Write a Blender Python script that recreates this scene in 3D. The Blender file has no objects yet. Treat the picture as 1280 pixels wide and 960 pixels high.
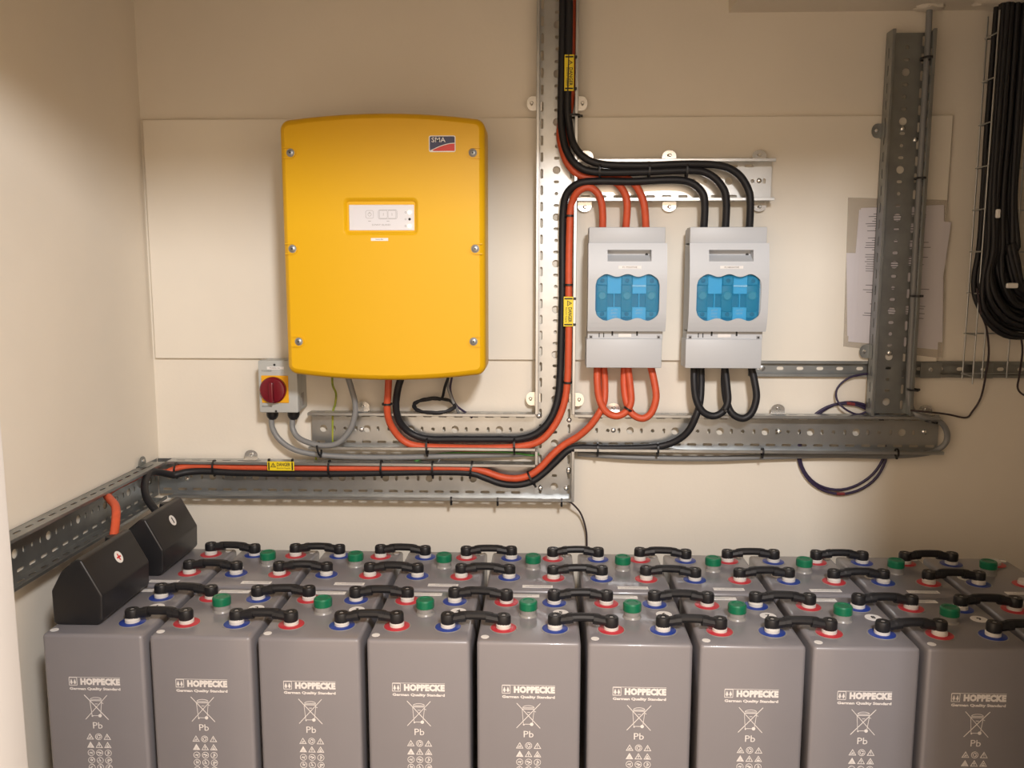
import bpy, bmesh, math, random
from mathutils import Vector, Matrix
R = math.radians
PI = math.pi
sc = bpy.context.scene
col = sc.collection
random.seed(4)

# ------------------------------------------------------------------ camera
F, PITCH, YAW, ROLL = 1075.0, .134, .0366, .0007
CAM = Vector((0, -2.2, 1.45))
fw = Vector((-math.sin(YAW)*math.cos(PITCH), math.cos(YAW)*math.cos(PITCH), -math.sin(PITCH)))
rt0 = Vector((math.cos(YAW), math.sin(YAW), 0))
up0 = rt0.cross(fw)
rt = rt0*math.cos(ROLL) + up0*math.sin(ROLL)
upv = -rt0*math.sin(ROLL) + up0*math.cos(ROLL)
cd = bpy.data.cameras.new('camera')
cd.sensor_width = 36.0
cd.lens = 36.0*F/1280
cd.clip_start = .02
cam = bpy.data.objects.new('camera', cd)
col.objects.link(cam)
m = Matrix((rt, upv, -fw)).transposed().to_4x4()
m.translation = CAM
cam.matrix_world = m
sc.camera = cam

# ------------------------------------------------------------------ light
sc.view_settings.view_transform = 'Standard'
sc.view_settings.look = 'None'
sc.view_settings.gamma = 1
sc.view_settings.exposure = 1.5
w = bpy.data.worlds.new('world'); sc.world = w; w.use_nodes = True
bg = w.node_tree.nodes['Background']
bg.inputs[0].default_value = (1.0, .74, .51, 1)
bg.inputs[1].default_value = .72
ld = bpy.data.lights.new('room_lamp', 'POINT')
ld.energy = 62
ld.color = (1.0, .985, .99)
ld.shadow_soft_size = .13
lo = bpy.data.objects.new('room_lamp', ld)
lo.location = (.37, -2.5, 2.30)
col.objects.link(lo)

def at(px, py, d):                       # point on the plane d metres in front of the back wall
    v = fw + rt*((px-640)/F) + upv*((480-py)/F)
    return CAM + v*((-d-CAM.y)/v.y)

# ------------------------------------------------------------------ materials
def mat(name, c, rough=.5, metal=0, spec=.5, noise=0, nscale=20, bump=0, bscale=200, coat=0, emit=0, trans=0, alpha=1, c2=None):
    M = bpy.data.materials.new(name); M.use_nodes = True
    nt = M.node_tree; b = nt.nodes['Principled BSDF']
    b.inputs['Base Color'].default_value = (*c, 1)
    b.inputs['Roughness'].default_value = rough
    b.inputs['Metallic'].default_value = metal
    b.inputs['Specular IOR Level'].default_value = spec
    b.inputs['Coat Weight'].default_value = coat
    b.inputs['Coat Roughness'].default_value = .08
    b.inputs['Transmission Weight'].default_value = trans
    b.inputs['Alpha'].default_value = alpha
    if emit:
        b.inputs['Emission Color'].default_value = (*c, 1); b.inputs['Emission Strength'].default_value = emit
    tc = nt.nodes.new('ShaderNodeTexCoord')
    if noise or c2:
        n = nt.nodes.new('ShaderNodeTexNoise'); n.inputs['Scale'].default_value = nscale; n.inputs['Detail'].default_value = 5
        nt.links.new(tc.outputs['Object'], n.inputs['Vector'])
        r = nt.nodes.new('ShaderNodeValToRGB')
        lo_ = c2 or tuple(x*(1-noise) for x in c)
        r.color_ramp.elements[0].color = (*lo_, 1); r.color_ramp.elements[0].position = .35
        r.color_ramp.elements[1].color = (*(c if c2 else tuple(min(1, x*(1+noise)) for x in c)), 1); r.color_ramp.elements[1].position = .65
        nt.links.new(n.outputs['Fac'], r.inputs['Fac']); nt.links.new(r.outputs['Color'], b.inputs['Base Color'])
    if bump:
        n2 = nt.nodes.new('ShaderNodeTexNoise'); n2.inputs['Scale'].default_value = bscale; n2.inputs['Detail'].default_value = 3
        nt.links.new(tc.outputs['Object'], n2.inputs['Vector'])
        bp = nt.nodes.new('ShaderNodeBump'); bp.inputs['Strength'].default_value = bump; bp.inputs['Distance'].default_value = .002
        nt.links.new(n2.outputs['Fac'], bp.inputs['Height']); nt.links.new(bp.outputs['Normal'], b.inputs['Normal'])
    return M

wallm = mat('cream_wall_paint', (.80, .745, .65), .75, noise=.025, nscale=3, bump=.12, bscale=120)
boardm = mat('cream_board_paint', (.81, .76, .665), .6, noise=.02, nscale=4)
ceilm = mat('ceiling_paint', (.76, .70, .60), .8, bump=.3, bscale=60)
whitem = mat('white_gloss_paint', (.71, .70, .69), .35)
floorm = mat('grey_floor', (.25, .24, .23), .6, noise=.1)
steel = mat('galvanised_steel', (.50, .52, .53), .33, metal=.92, noise=.08, nscale=14, bump=.05, bscale=60)
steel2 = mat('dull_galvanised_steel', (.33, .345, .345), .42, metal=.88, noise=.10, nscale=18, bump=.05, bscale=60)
bright = mat('bright_zinc', (.85, .85, .83), .25, metal=.9)
steel_lit = mat('lamp_lit_galvanised_steel', (.80, .81, .80), .32, metal=.9, noise=.05, nscale=14)  # paler base colour carries the lamp's reflection on the short upper tray
cellm = mat('grey_battery_plastic', (.212, .203, .219), .32, coat=.3, noise=.02, nscale=6)
cellbm = cellm
blackrub = mat('black_rubber', (.012, .012, .014), .45, spec=.4)
blackcab = mat('black_cable_sheath', (.014, .014, .017), .5, spec=.4)
orangecab = mat('orange_cable_sheath', (.62, .095, .035), .5, noise=.06, nscale=60)
greycab = mat('grey_cable_sheath', (.23, .235, .24), .42)
gycab = mat('green_yellow_sheath', (.22, .30, .04), .5, c2=(.42, .42, .05), nscale=60)
greenwire = mat('green_sheath', (.08, .30, .06), .5)
purple = mat('purple_cable_sheath', (.032, .02, .06), .5)
darkwire = mat('dark_wire_sheath', (.05, .035, .04), .5)
blackpl = mat('black_vacuum_formed_plastic', (.013, .013, .015), .38, spec=.5, bump=.05)
redring = mat('red_ring', (.50, .035, .05), .35)
bluering = mat('blue_ring', (.02, .05, .28), .35)
postm = mat('pale_terminal_plastic', (.62, .60, .57), .4)
greenm = mat('green_vent_cap', (.005, .15, .07), .35)
neckm = mat('grey_vent_neck', (.27, .26, .25), .3)
print_w = mat('white_print', (.74, .71, .70), .5)
stick = mat('white_sticker', (.82, .80, .78), .4)
ink = mat('black_ink', (.02, .02, .02), .6)
inkg = mat('grey_ink', (.32, .32, .33), .6)
yellowm = mat('yellow_powder_coat', (.76, .43, .003), .38, spec=.45, bump=.06, bscale=500)
housing = mat('grey_housing', (.32, .31, .31), .5)
panelw = mat('white_display_panel', (.72, .72, .76), .4)
led = mat('green_lit_led', (.75, 1, .35), .4, emit=2.0)
navy = mat('navy_badge', (.015, .025, .09), .25)
redm = mat('red_badge', (.6, .03, .03), .25)
fusebody = mat('light_grey_moulded_plastic', (.53, .55, .575), .45)
fusedark = mat('mid_grey_moulded_plastic', (.34, .34, .35), .5)
bluew = mat('blue_window_plastic', (.04, .42, .80), .10, alpha=.24)
blueb = mat('bright_blue_card', (.12, .58, .95), .5)
blued = mat('dark_teal_interior', (.012, .08, .12), .5)
isobox = mat('grey_isolator_plastic', (.47, .49, .48), .4)
isoyel = mat('yellow_switch_plate', (.85, .42, .01), .4)
isored = mat('dark_red_knob', (.16, .004, .014), .25)
signy = mat('yellow_sign', (.85, .66, .02), .4)
paperm = mat('white_paper', (.66, .63, .66), .7)
walletm = mat('clear_plastic_wallet', (.62, .56, .48), .25, alpha=.34)
plaster = mat('rough_plaster', (.78, .72, .62), .9, bump=.5, bscale=80)
standm = mat('dark_battery_stand', (.03, .03, .035), .5)

# ------------------------------------------------------------------ mesh building
class MB:
    def __init__(s): s.v = []; s.f = []
    def add(s, vs, fs, M=None):
        o = len(s.v)
        for p in vs:
            p = Vector(p)
            s.v.append(M @ p if M else p)
        s.f += [tuple(o+i for i in f) for f in fs]
        return s
    def merge(s, o, M=None): return s.add(o.v, o.f, M)
    def box(s, a, b, M=None):
        x0, y0, z0 = a; x1, y1, z1 = b
        if x0 > x1: x0, x1 = x1, x0
        if y0 > y1: y0, y1 = y1, y0
        if z0 > z1: z0, z1 = z1, z0
        vs = [(x, y, z) for z in (z0, z1) for y in (y0, y1) for x in (x0, x1)]
        return s.add(vs, [(0,2,3,1), (4,5,7,6), (0,1,5,4), (2,6,7,3), (0,4,6,2), (1,3,7,5)], M)
    def rbox(s, a, b, r, seg=2, M=None):
        bm = bmesh.new(); bmesh.ops.create_cube(bm, size=1)
        c = [(a[i]+b[i])/2 for i in range(3)]; d = [abs(b[i]-a[i]) for i in range(3)]
        for v in bm.verts: v.co = Vector((c[i]+v.co[i]*d[i] for i in range(3)))
        bmesh.ops.bevel(bm, geom=bm.edges[:], offset=r, segments=seg, affect='EDGES', profile=.5)
        bm.verts.index_update()
        s.add([v.co.copy() for v in bm.verts], [tuple(v.index for v in f.verts) for f in bm.faces], M); bm.free()
        return s
    def tube(s, pts, r, n=10, closed=False, caps=True, flat=None):
        pts = [Vector(p) for p in pts]; N = len(pts); rings = []
        rr = r if isinstance(r, (list, tuple)) else [r]*N
        prev = None
        for i, p in enumerate(pts):
            if closed: t = pts[(i+1) % N]-pts[i-1]
            else: t = pts[min(i+1, N-1)]-pts[max(i-1, 0)]
            t.normalize()
            if prev is None:
                a = Vector((0, 0, 1)) if abs(t.z) < .9 else Vector((1, 0, 0))
                u = t.cross(a).normalized()
            else:
                u = (prev - t*prev.dot(t)).normalized()
            prev = u; v = t.cross(u)
            rings.append([p+(u*math.cos(2*PI*k/n)+v*math.sin(2*PI*k/n))*rr[i] for k in range(n)])
        vs = [q for g in rings for q in g]; fs = []
        for i in range(N if closed else N-1):
            j = (i+1) % N
            for k in range(n):
                l = (k+1) % n
                fs.append((i*n+k, i*n+l, j*n+l, j*n+k))
        if caps and not closed:
            fs.append(tuple(reversed(range(n)))); fs.append(tuple((N-1)*n+k for k in range(n)))
        return s.add(vs, fs)
    def lathe(s, prof, c=(0,0,0), n=24, M=None):   # prof: (r,z), around z
        vs = []; fs = []
        T = Matrix.Translation(c)
        if M: T = M
        for (r, z) in prof:
            for k in range(n): vs.append((r*math.cos(2*PI*k/n), r*math.sin(2*PI*k/n), z))
        for i in range(len(prof)-1):
            for k in range(n):
                l = (k+1) % n
                fs.append((i*n+k, i*n+l, (i+1)*n+l, (i+1)*n+k))
        fs.append(tuple(reversed(range(n)))); fs.append(tuple((len(prof)-1)*n+k for k in range(n)))
        return s.add(vs, fs, T)
    def loft(s, loops, cap0=True, cap1=True):
        n = len(loops[0]); vs = [p for l in loops for p in l]; fs = []
        for i in range(len(loops)-1):
            for k in range(n):
                l = (k+1) % n
                fs.append((i*n+k, i*n+l, (i+1)*n+l, (i+1)*n+k))
        if cap0: fs.append(tuple(reversed(range(n))))
        if cap1: fs.append(tuple((len(loops)-1)*n+k for k in range(n)))
        return s.add(vs, fs)
    def line2(s, a, b, wd, z=0, th=.0004, M=None):  # thin bar in the local xy plane
        a = Vector((*a, 0)); b = Vector((*b, 0)); t = (b-a).normalized(); nn = Vector((-t.y, t.x, 0))*wd/2
        q = [a-nn, b-nn, b+nn, a+nn]
        vs = [(p.x, p.y, z) for p in q]+[(p.x, p.y, z+th) for p in q]
        return s.add(vs, [(4,5,6,7), (0,1,5,4), (1,2,6,5), (2,3,7,6), (3,0,4,7)], M)

def curve_plate(loops, th, M=None, mb=None):       # flat plate with real holes, z in 0..th
    c = bpy.data.curves.new('tmp', 'CURVE'); c.dimensions = '2D'; c.fill_mode = 'BOTH'; c.extrude = th/2
    for l in loops:
        sp = c.splines.new('POLY'); sp.points.add(len(l)-1); sp.use_cyclic_u = True
        for i, p in enumerate(l): sp.points[i].co = (p[0], p[1], 0, 1)
    o = bpy.data.objects.new('tmp', c); col.objects.link(o)
    me = o.to_mesh()
    mb = mb or MB()
    mb.add([v.co+Vector((0, 0, th/2)) for v in me.vertices], [tuple(p.vertices) for p in me.polygons], M)
    o.to_mesh_clear(); bpy.data.objects.remove(o); bpy.data.curves.remove(c)
    return mb

def text_mb(txt, width=None, height=None, bold=0, M=None, th=.0004, spacing=1):
    c = bpy.data.curves.new('tmp', 'FONT'); c.body = txt; c.size = 1; c.offset = bold; c.extrude = 0; c.resolution_u = 2
    c.space_character = spacing
    o = bpy.data.objects.new('tmp', c); col.objects.link(o)
    me = o.to_mesh()
    vs = [v.co.copy() for v in me.vertices]; fs = [tuple(p.vertices) for p in me.polygons]
    o.to_mesh_clear(); bpy.data.objects.remove(o); bpy.data.curves.remove(c)
    x0 = min(v.x for v in vs); x1 = max(v.x for v in vs); y0 = min(v.y for v in vs); y1 = max(v.y for v in vs)
    sx = width/(x1-x0) if width else None; sy = height/(y1-y0) if height else None
    sx = sx or sy; sy = sy or sx
    mb = MB()
    mb.add([((v.x-(x0+x1)/2)*sx, (v.y-(y0+y1)/2)*sy, th) for v in vs], fs, M)
    return mb

def wallM(X, Z, d): return Matrix(((1,0,0,X), (0,0,-1,-d), (0,1,0,Z), (0,0,0,1)))   # local xy on the wall, z out of it
def circ(cx, cy, r, n=16): return [(cx+r*math.cos(2*PI*k/n), cy+r*math.sin(2*PI*k/n)) for k in range(n)]
def slot(cx, cy, l, w_, n=4):
    out = []; h = (l-w_)/2; r = w_/2
    if h < 0: h = (w_-l)/2; r = l/2; vert = True
    else: vert = False
    for k in range(n+1): a = -PI/2+PI*k/n; out.append((h+r*math.cos(a), r*math.sin(a)))
    for k in range(n+1): a = PI/2+PI*k/n; out.append((-h+r*math.cos(a), r*math.sin(a)))
    return [(cx-y, cy+x) if vert else (cx+x, cy+y) for x, y in out]
def rrect(cx, cy, w_, h, r, n=5):
    out = []
    for (sx, sy, a0) in ((1,-1,-PI/2), (1,1,0), (-1,1,PI/2), (-1,-1,PI)):
        for k in range(n+1):
            a = a0+PI/2*k/n
            out.append((cx+sx*(w_/2-r)+r*math.cos(a), cy+sy*(h/2-r)+r*math.sin(a)))
    return out

def wloc(o):
    v = Vector((0,0,0))
    while o: v += o.location; o = o.parent
    return v
def part(name, mb, mt, parent=None, label=None, smooth=35, kind=None):
    me = bpy.data.meshes.new(name)
    off = wloc(parent) if parent else Vector((0,0,0))
    me.from_pydata([tuple(v-off) for v in mb.v], [], mb.f)
    me.materials.append(mt)
    if smooth:
        me.polygons.foreach_set('use_smooth', [True]*len(me.polygons))
        me.set_sharp_from_angle(angle=R(smooth))
    me.update()
    o = bpy.data.objects.new(name, me); col.objects.link(o)
    if parent: o.parent = parent
    if label: o['label'] = label
    if kind: o['kind'] = kind
    return o
def thing(name, loc, label, cat, group=None):
    o = bpy.data.objects.new(name, None); col.objects.link(o); o.location = loc; o.empty_display_size = .05
    return tag(o, label, cat, group)
def tag(o, label, cat, group=None):
    o['label'] = label; o['category'] = cat
    if group: o['group'] = group
    return o
def struct(name, mb, mt, smooth=0):
    o = part(name, mb, mt, smooth=smooth); o['kind'] = 'structure'; return o
def copy_tree(o, parent=None):
    c = o.copy(); col.objects.link(c); c.parent = parent
    for ch in [x for x in kids.get(o.name, [])]: copy_tree(ch, c)
    return c
kids = {}
def index_kids(root):
    for ch in root.children:
        kids.setdefault(root.name, []).append(ch); index_kids(ch)
def smoothpath(pts, n=8):
    P = [Vector(p) for p in pts]
    P = [P[0]*2-P[1]]+P+[P[-1]*2-P[-2]]
    out = []
    for i in range(1, len(P)-2):
        a, b, c, d = P[i-1:i+3]
        for k in range(n):
            t = k/n
            out.append(.5*((2*b)+(c-a)*t+(2*a-5*b+4*c-d)*t*t+(3*b-a-3*c+d)*t**3))
    out.append(P[-2])
    return out
def pth(pts, n=8): return smoothpath([at(*p) for p in pts], n)

# ------------------------------------------------------------------ the setting
XL, XR = -1.018, 1.75
H = 2.42
YF = -1.2                                   # plane of the doorway
struct('wall_back', MB().box((XL-.1, 0, 0), (XR+.1, .1, H)), wallm)
struct('wall_left', MB().box((XL-.1, YF, 0), (XL, 0, H)), wallm)
struct('wall_right', MB().box((XR, YF, 0), (XR+.1, 0, H)), wallm)
struct('ceiling', MB().box((XL-.1, YF-.02, H), (XR+.1, .1, H+.08)), ceilm)
struct('floor', MB().box((-3, -5, -.1), (3, .1, 0)), floorm)
OL, OR, OH = -.652, .59, 1.965              # the opening
fr = MB()
fr.box((XL-1.2, YF-.1, 0), (OL-.09, YF, H)); fr.box((OR+.09, YF-.1, 0), (XR+1, YF, H)); fr.box((OL-.09, YF-.1, OH+.09), (OR+.09, YF, H))
struct('wall_front', fr, wallm)
tf = MB()
tf.rbox((OL-.09, YF-.115, 0), (OL, YF+.0, OH+.09), .006); tf.rbox((OR, YF-.115, 0), (OR+.09, YF+.0, OH+.09), .006); tf.rbox((OL, YF-.115, OH), (OR, YF+.0, OH+.09), .006)
struct('trim_1', tf, whitem, smooth=35)
bz = at(1000, 15, .0).z
struct('trim_2', MB().box((at(911, 8, 0).x, -.42, bz), (XR, 0, H)), ceilm)   # boxed-in bulkhead under the ceiling
def lump(name, c, rx, ry, rz, label, seed):
    rnd = random.Random(seed); mb = MB()
    bm = bmesh.new(); bmesh.ops.create_icosphere(bm, subdivisions=3, radius=1)
    for v in bm.verts:
        k = 1+rnd.uniform(-.16, .16)
        v.co = Vector((c[0]+v.co.x*rx*k, c[1]+v.co.y*ry*k, c[2]+v.co.z*rz*k))
    bm.verts.index_update()
    mb.add([v.co.copy() for v in bm.verts], [tuple(v.index for v in f.verts) for f in bm.faces]); bm.free()
    tag(part(name, mb, plaster, smooth=60), label, 'plaster')
p = at(1163, 12, .04); lump('plaster_patch', (p.x, -.03, bz), .035, .03, .008, 'small lump of rough filler where the grey cable meets the bulkhead', 1)
p = at(1258, 5, .08); lump('plaster_patch', (p.x+.01, -.06, bz), .075, .055, .008, 'wide ragged filler patch around the black cable bundle at the bulkhead', 2)

bb = thing('backing_board', (0, 0, 1.217), 'wide thin cream board fixed flat behind the inverter and fuse switches', 'board')
part('panel', MB().rbox((XL+.010, -.0005, 1.217), (.989, -.012, 1.818), .0015, 1), boardm, bb)

# ------------------------------------------------------------------ perforated trays
TH = .0014
FD = .040
def tray(name, o, L, W, Ld, Wd, fl, label, mt=steel, brackets=(), screws=(), cut=0):
    Ld = Vector(Ld); Wd = Vector(Wd); Zd = Ld.cross(Wd)
    M = Matrix((Ld, Wd, Zd)).transposed().to_4x4(); M.translation = Vector(o)
    t = thing(name, Vector(o), label, 'cable tray', 'perforated steel cable trays')
    loops = [[(0, 0), (L, 0), (L, W), (0, W)]]
    x = .022
    while x < L-.016:
        loops.append(slot(x, .0125, .024, .0068)); loops.append(slot(x, W-.0125, .024, .0068)); x += .04
    x = .03; k = 0
    while x < L-.012:
        if k % 4 == 0: loops.append(circ(x, W/2, .0095, 18))
        elif k % 4 == 2: loops.append(circ(x, W/2, .0046, 12))
        else: loops.append(slot(x, W/2, .0072, .0135))
        x += .0286; k += 1
    part('base_plate', curve_plate(loops, TH, M), mt, t, smooth=0)
    for side, x0, x1 in fl:
        y0 = 0 if side == 0 else W
        lp = [[(x0, 0), (x1, 0), (x1, FD), (x0, FD)]]
        x = x0+.03
        while x < x1-.02:
            lp.append(slot(x, FD*.5, .024, .006)); x += .04
        N = Matrix(((1,0,0,0), (0,0,(-1 if side == 0 else 1),0), (0,1,0,0), (0,0,0,1)))
        if side == 0: N = Matrix(((1,0,0,0), (0,0,-1,TH), (0,1,0,0), (0,0,0,1)))
        else: N = Matrix(((1,0,0,0), (0,0,-1,W), (0,1,0,0), (0,0,0,1)))
        f = part('flange', curve_plate(lp, TH, M@N), mt, t, smooth=0)
        s_ = 1 if side == 0 else -1
        lb = MB()
        lb.rbox((x0, y0-.001*s_, FD-.001), (x1, y0+.0065*s_, FD+.0012), .0008, 1, M)
        lb.rbox((x0, y0+.0050*s_, FD-.006), (x1, y0+.0065*s_, FD+.0012), .0005, 1, M)
        part('return_lip', lb, mt, f)
    for (x, side) in brackets:
        y0 = 0 if side == 0 else W
        s_ = -1 if side == 0 else 1
        b = MB()
        pl = [(-.017, 0), (.017, 0), (.017, .012)]+[(.017*math.cos(a), .012+.013*math.sin(a)) for a in [PI*k/8 for k in range(1, 8)]]+[(-.017, .012)]
        if s_ > 0: lp = [(x+u, y0+v) for u, v in pl]
        else: lp = [(x-u, y0-v) for u, v in pl]
        curve_plate([lp, slot(x, y0+s_*.013, .011, .006)], .0016, M@Matrix.Translation((0, 0, .004)), b)
        b.rbox((x-.017, y0+s_*.0005, .004), (x+.017, y0+s_*.0025, .024), .0006, 1, M)
        b.box((x-.017, y0-s_*.012, -.0065), (x+.017, y0+s_*.001, -.0005), M)
        bo = part('fixing_bracket', b, bright if mt in (steel, steel_lit) else mt, t)
        sb = MB(); sb.lathe([(.0045, 0), (.0045, .002), (.0025, .0038)], n=12, M=M@Matrix.Translation((x+.001, y0+s_*.013, .0055)))
        part('screw', sb, bright, bo)
    for (x, y) in screws:
        sb = MB(); MM = M@Matrix.Translation((x, y, TH))
        sb.lathe([(.0066, 0), (.0066, .0010), (.0052, .0030), (.002, .0042)], n=14, M=MM)
        part('bolt', sb, bright, t)
    return t
WB = .0195                                      # tray backs stand this far off the wall
AZ0, AZ1 = .990, 1.084
BZ0, BZ1 = .859, .954
VX0, VX1 = -.019, .079
def lx(px, py, d=.03): return at(px, py, d).x
ax0 = -.600
tray('cable_tray', (ax0, -WB, AZ0), VX0-ax0, AZ1-AZ0, (1,0,0), (0,0,1), [(0, 0, VX0-ax0), (1, 0, VX0-ax0)],
     'short horizontal perforated steel tray below the yellow inverter', brackets=[(lx(453, 508)-ax0, 1)], screws=[(lx(451, 537)-ax0, .045), (VX0-ax0-.012, .012)])
ax1 = VX1
tray('cable_tray', (ax1, -WB, AZ0), 1.0-ax1, AZ1-AZ0, (1,0,0), (0,0,1), [(0, 0, 1.0-ax1), (1, 0, .985-ax1)],
     'long horizontal perforated steel tray below the two fuse switches', brackets=[(lx(767, 508)-ax1, 1), (lx(973, 512)-ax1, 1), (lx(1158, 512)-ax1, 1)],
     screws=[(lx(767, 538)-ax1, .048), (lx(975, 540)-ax1, .048), (lx(1157, 541)-ax1, .050)])
bx0 = XL+.006
tray('cable_tray', (bx0, -WB, BZ0), VX0-bx0, BZ1-BZ0, (1,0,0), (0,0,1), [(0, .04, VX1-bx0), (1, .04, VX0-bx0)],
     'lowest horizontal steel tray running from the left corner above the batteries', brackets=[(lx(313, 568)-bx0, 1)],
     screws=[(lx(312, 598)-bx0, .05), (lx(232, 601)-bx0, .04)])
vz0 = BZ0
VL = 2.62-vz0-.21
tray('cable_tray', (VX1, -WB-.0016, vz0), VL, VX1-VX0, (0,0,1), (-1,0,0),
     [(0, 0, AZ0-vz0), (0, AZ1-vz0, VL), (1, BZ1-vz0, AZ0-vz0), (1, AZ1-vz0, VL)],
     'tall vertical steel tray between the inverter and fuse switches', brackets=[(at(666,130,.02).z-vz0, 1), (at(725,130,.02).z-vz0, 0), (at(672,498,.02).z-vz0, 1), (at(720,499,.02).z-vz0, 0)],
     screws=[(AZ1-vz0-.01, .09), (AZ1-vz0-.02, .012), (BZ1-vz0-.02, .012), (BZ0-vz0+.07, .012), (BZ0-vz0+.025, .085), (BZ0+.025-vz0, .018)])
tray('cable_tray', (.080, -WB, 1.613), .476, .098, (1,0,0), (0,0,1), [(0, 0, .476), (1, 0, .476)],
     'short brightly lit steel tray above the two fuse switches', mt=steel_lit, brackets=[(lx(733, 197)-.08, 1), (lx(837, 195)-.08, 1), (lx(950, 195)-.08, 1), (lx(731, 256)-.08, 0), (lx(837, 256)-.08, 0), (lx(950, 256)-.08, 0)],
     screws=[(lx(950, 223)-.08, .05)])
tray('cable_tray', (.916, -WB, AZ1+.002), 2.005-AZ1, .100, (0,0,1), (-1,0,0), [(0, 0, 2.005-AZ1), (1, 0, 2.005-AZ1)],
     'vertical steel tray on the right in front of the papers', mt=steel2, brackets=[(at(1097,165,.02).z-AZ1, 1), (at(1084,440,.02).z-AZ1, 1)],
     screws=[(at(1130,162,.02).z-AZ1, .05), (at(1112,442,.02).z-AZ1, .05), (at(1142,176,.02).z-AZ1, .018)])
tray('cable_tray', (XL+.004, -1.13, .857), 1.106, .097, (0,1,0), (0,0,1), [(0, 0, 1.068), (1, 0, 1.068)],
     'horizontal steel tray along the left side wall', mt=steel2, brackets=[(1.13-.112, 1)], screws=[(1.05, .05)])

# strut rail behind the right-hand tray
sr = thing('strut_rail', (.51, -.001, 1.178), 'slotted steel strut rail behind the right vertical tray', 'rail')
x0, x1 = .522, 1.45
lp = [[(0, 0), (x1-x0, 0), (x1-x0, .040), (0, .040)]]
x = .03
while x < x1-x0-.02: lp.append(slot(x, .020, .018, .009)); x += .05
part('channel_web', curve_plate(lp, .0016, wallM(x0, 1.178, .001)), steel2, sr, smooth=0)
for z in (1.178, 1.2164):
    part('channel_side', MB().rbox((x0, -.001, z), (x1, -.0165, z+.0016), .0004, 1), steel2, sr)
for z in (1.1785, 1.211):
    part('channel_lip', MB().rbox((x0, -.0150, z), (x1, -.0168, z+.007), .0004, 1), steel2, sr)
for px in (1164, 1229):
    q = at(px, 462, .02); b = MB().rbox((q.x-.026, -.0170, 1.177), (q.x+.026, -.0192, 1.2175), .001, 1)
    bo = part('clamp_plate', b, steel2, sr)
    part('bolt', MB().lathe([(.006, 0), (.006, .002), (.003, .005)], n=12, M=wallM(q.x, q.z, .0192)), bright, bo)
q = at(955, 460, .02)
part('bolt', MB().lathe([(.007, 0), (.007, .002), (.003, .003)], n=12, M=wallM(q.x, 1.198, .0026)), steel, sr)

# ------------------------------------------------------------------ inverter
def invout(i, cx, cz, w_, h, r, bulge, n=6, ne=10):
    w_ -= 2*i; h -= 2*i; r = max(r-i, .004); out = []
    hh = h/2-bulge
    def arc(x): return bulge*(1-(2*x/w_)**2)
    for k in range(ne+1):           # bottom edge left->right (between the corner arcs)
        x = -w_/2+r+(w_-2*r)*k/ne; out.append((x, -hh-arc(x)+arc(w_/2-r)*0))
    yb = -hh-arc(w_/2-r); 
    for k in range(1, n): a = -PI/2+PI/2*k/n; out.append((w_/2-r+r*math.cos(a), yb+r+r*math.sin(a)))
    out.append((w_/2, yb+r)); out.append((w_/2, 0)); out.append((w_/2, -yb-r))
    for k in range(1, n): a = PI/2*k/n; out.append((w_/2-r+r*math.cos(a), -yb-r+r*math.sin(a)))
    for k in range(ne+1):
        x = w_/2-r-(w_-2*r)*k/ne; out.append((x, hh+arc(x)))
    for k in range(1, n): a = PI/2+PI/2*k/n; out.append((-w_/2+r+r*math.cos(a), -yb-r+r*math.sin(a)))
    out.append((-w_/2, -yb-r)); out.append((-w_/2, 0)); out.append((-w_/2, yb+r))
    for k in range(1, n): a = PI+PI/2*k/n; out.append((-w_/2+r+r*math.cos(a), yb+r+r*math.sin(a)))
    return [(cx+x, cz+y) for x, y in out]
IX, IZ, IW, IH = -.3635, 1.492, .462, .602
inv = thing('inverter', (IX, -.012, IZ-IH/2), 'large yellow wall-mounted battery inverter with rounded corners', 'inverter')
def L3(l, d): return [(x, -d, z) for x, z in l]
lid = MB()
loops = [L3(invout(i, IX, IZ, IW, IH, .024, .016), d) for i, d in ((.004, .13), (0, .132), (0, .222), (.0015, .229), (.006, .236), (.013, .240))]
lid.loft([list(reversed(l)) for l in loops][::1], cap0=True, cap1=False)
a = at(428, 247, .24); b = at(523, 294, .24)
rc = ((a.x+b.x)/2, (a.z+b.z)/2); rw, rh = b.x-a.x, a.z-b.z
hole = rrect(rc[0], rc[1], rw, rh, .012)
front = invout(.013, IX, IZ, IW, IH, .024, .016)
curve_plate([front, hole], .0006, Matrix(((1,0,0,0), (0,0,-1,-.2394), (0,1,0,0), (0,0,0,1))), lid)
h1 = rrect(rc[0], rc[1], rw, rh, .012); h2 = rrect(rc[0], rc[1], rw-.006, rh-.006, .010); h3 = rrect(rc[0], rc[1], rw-.016, rh-.016, .006)
rec = MB().loft([L3(h1, .240), L3(h2, .2385), L3(h3, .231)], cap0=False, cap1=True)
lido = part('lid', lid, yellowm, inv, smooth=40)
part('display_recess', rec, yellowm, lido, smooth=50)
part('housing', MB().loft([list(reversed(L3(invout(.016, IX, IZ, IW, IH, .02, .012), d))) for d in (.0125, .14)]), housing, inv)
a = at(436, 256, .232); b = at(518, 288, .232)
dp = part('display_panel', MB().rbox((a.x, -.2305, b.z), (b.x, -.2330, a.z), .001, 1), panelw, inv)
def PX(px, py, d): q = at(px, py, d); return q.x, q.z
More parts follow.
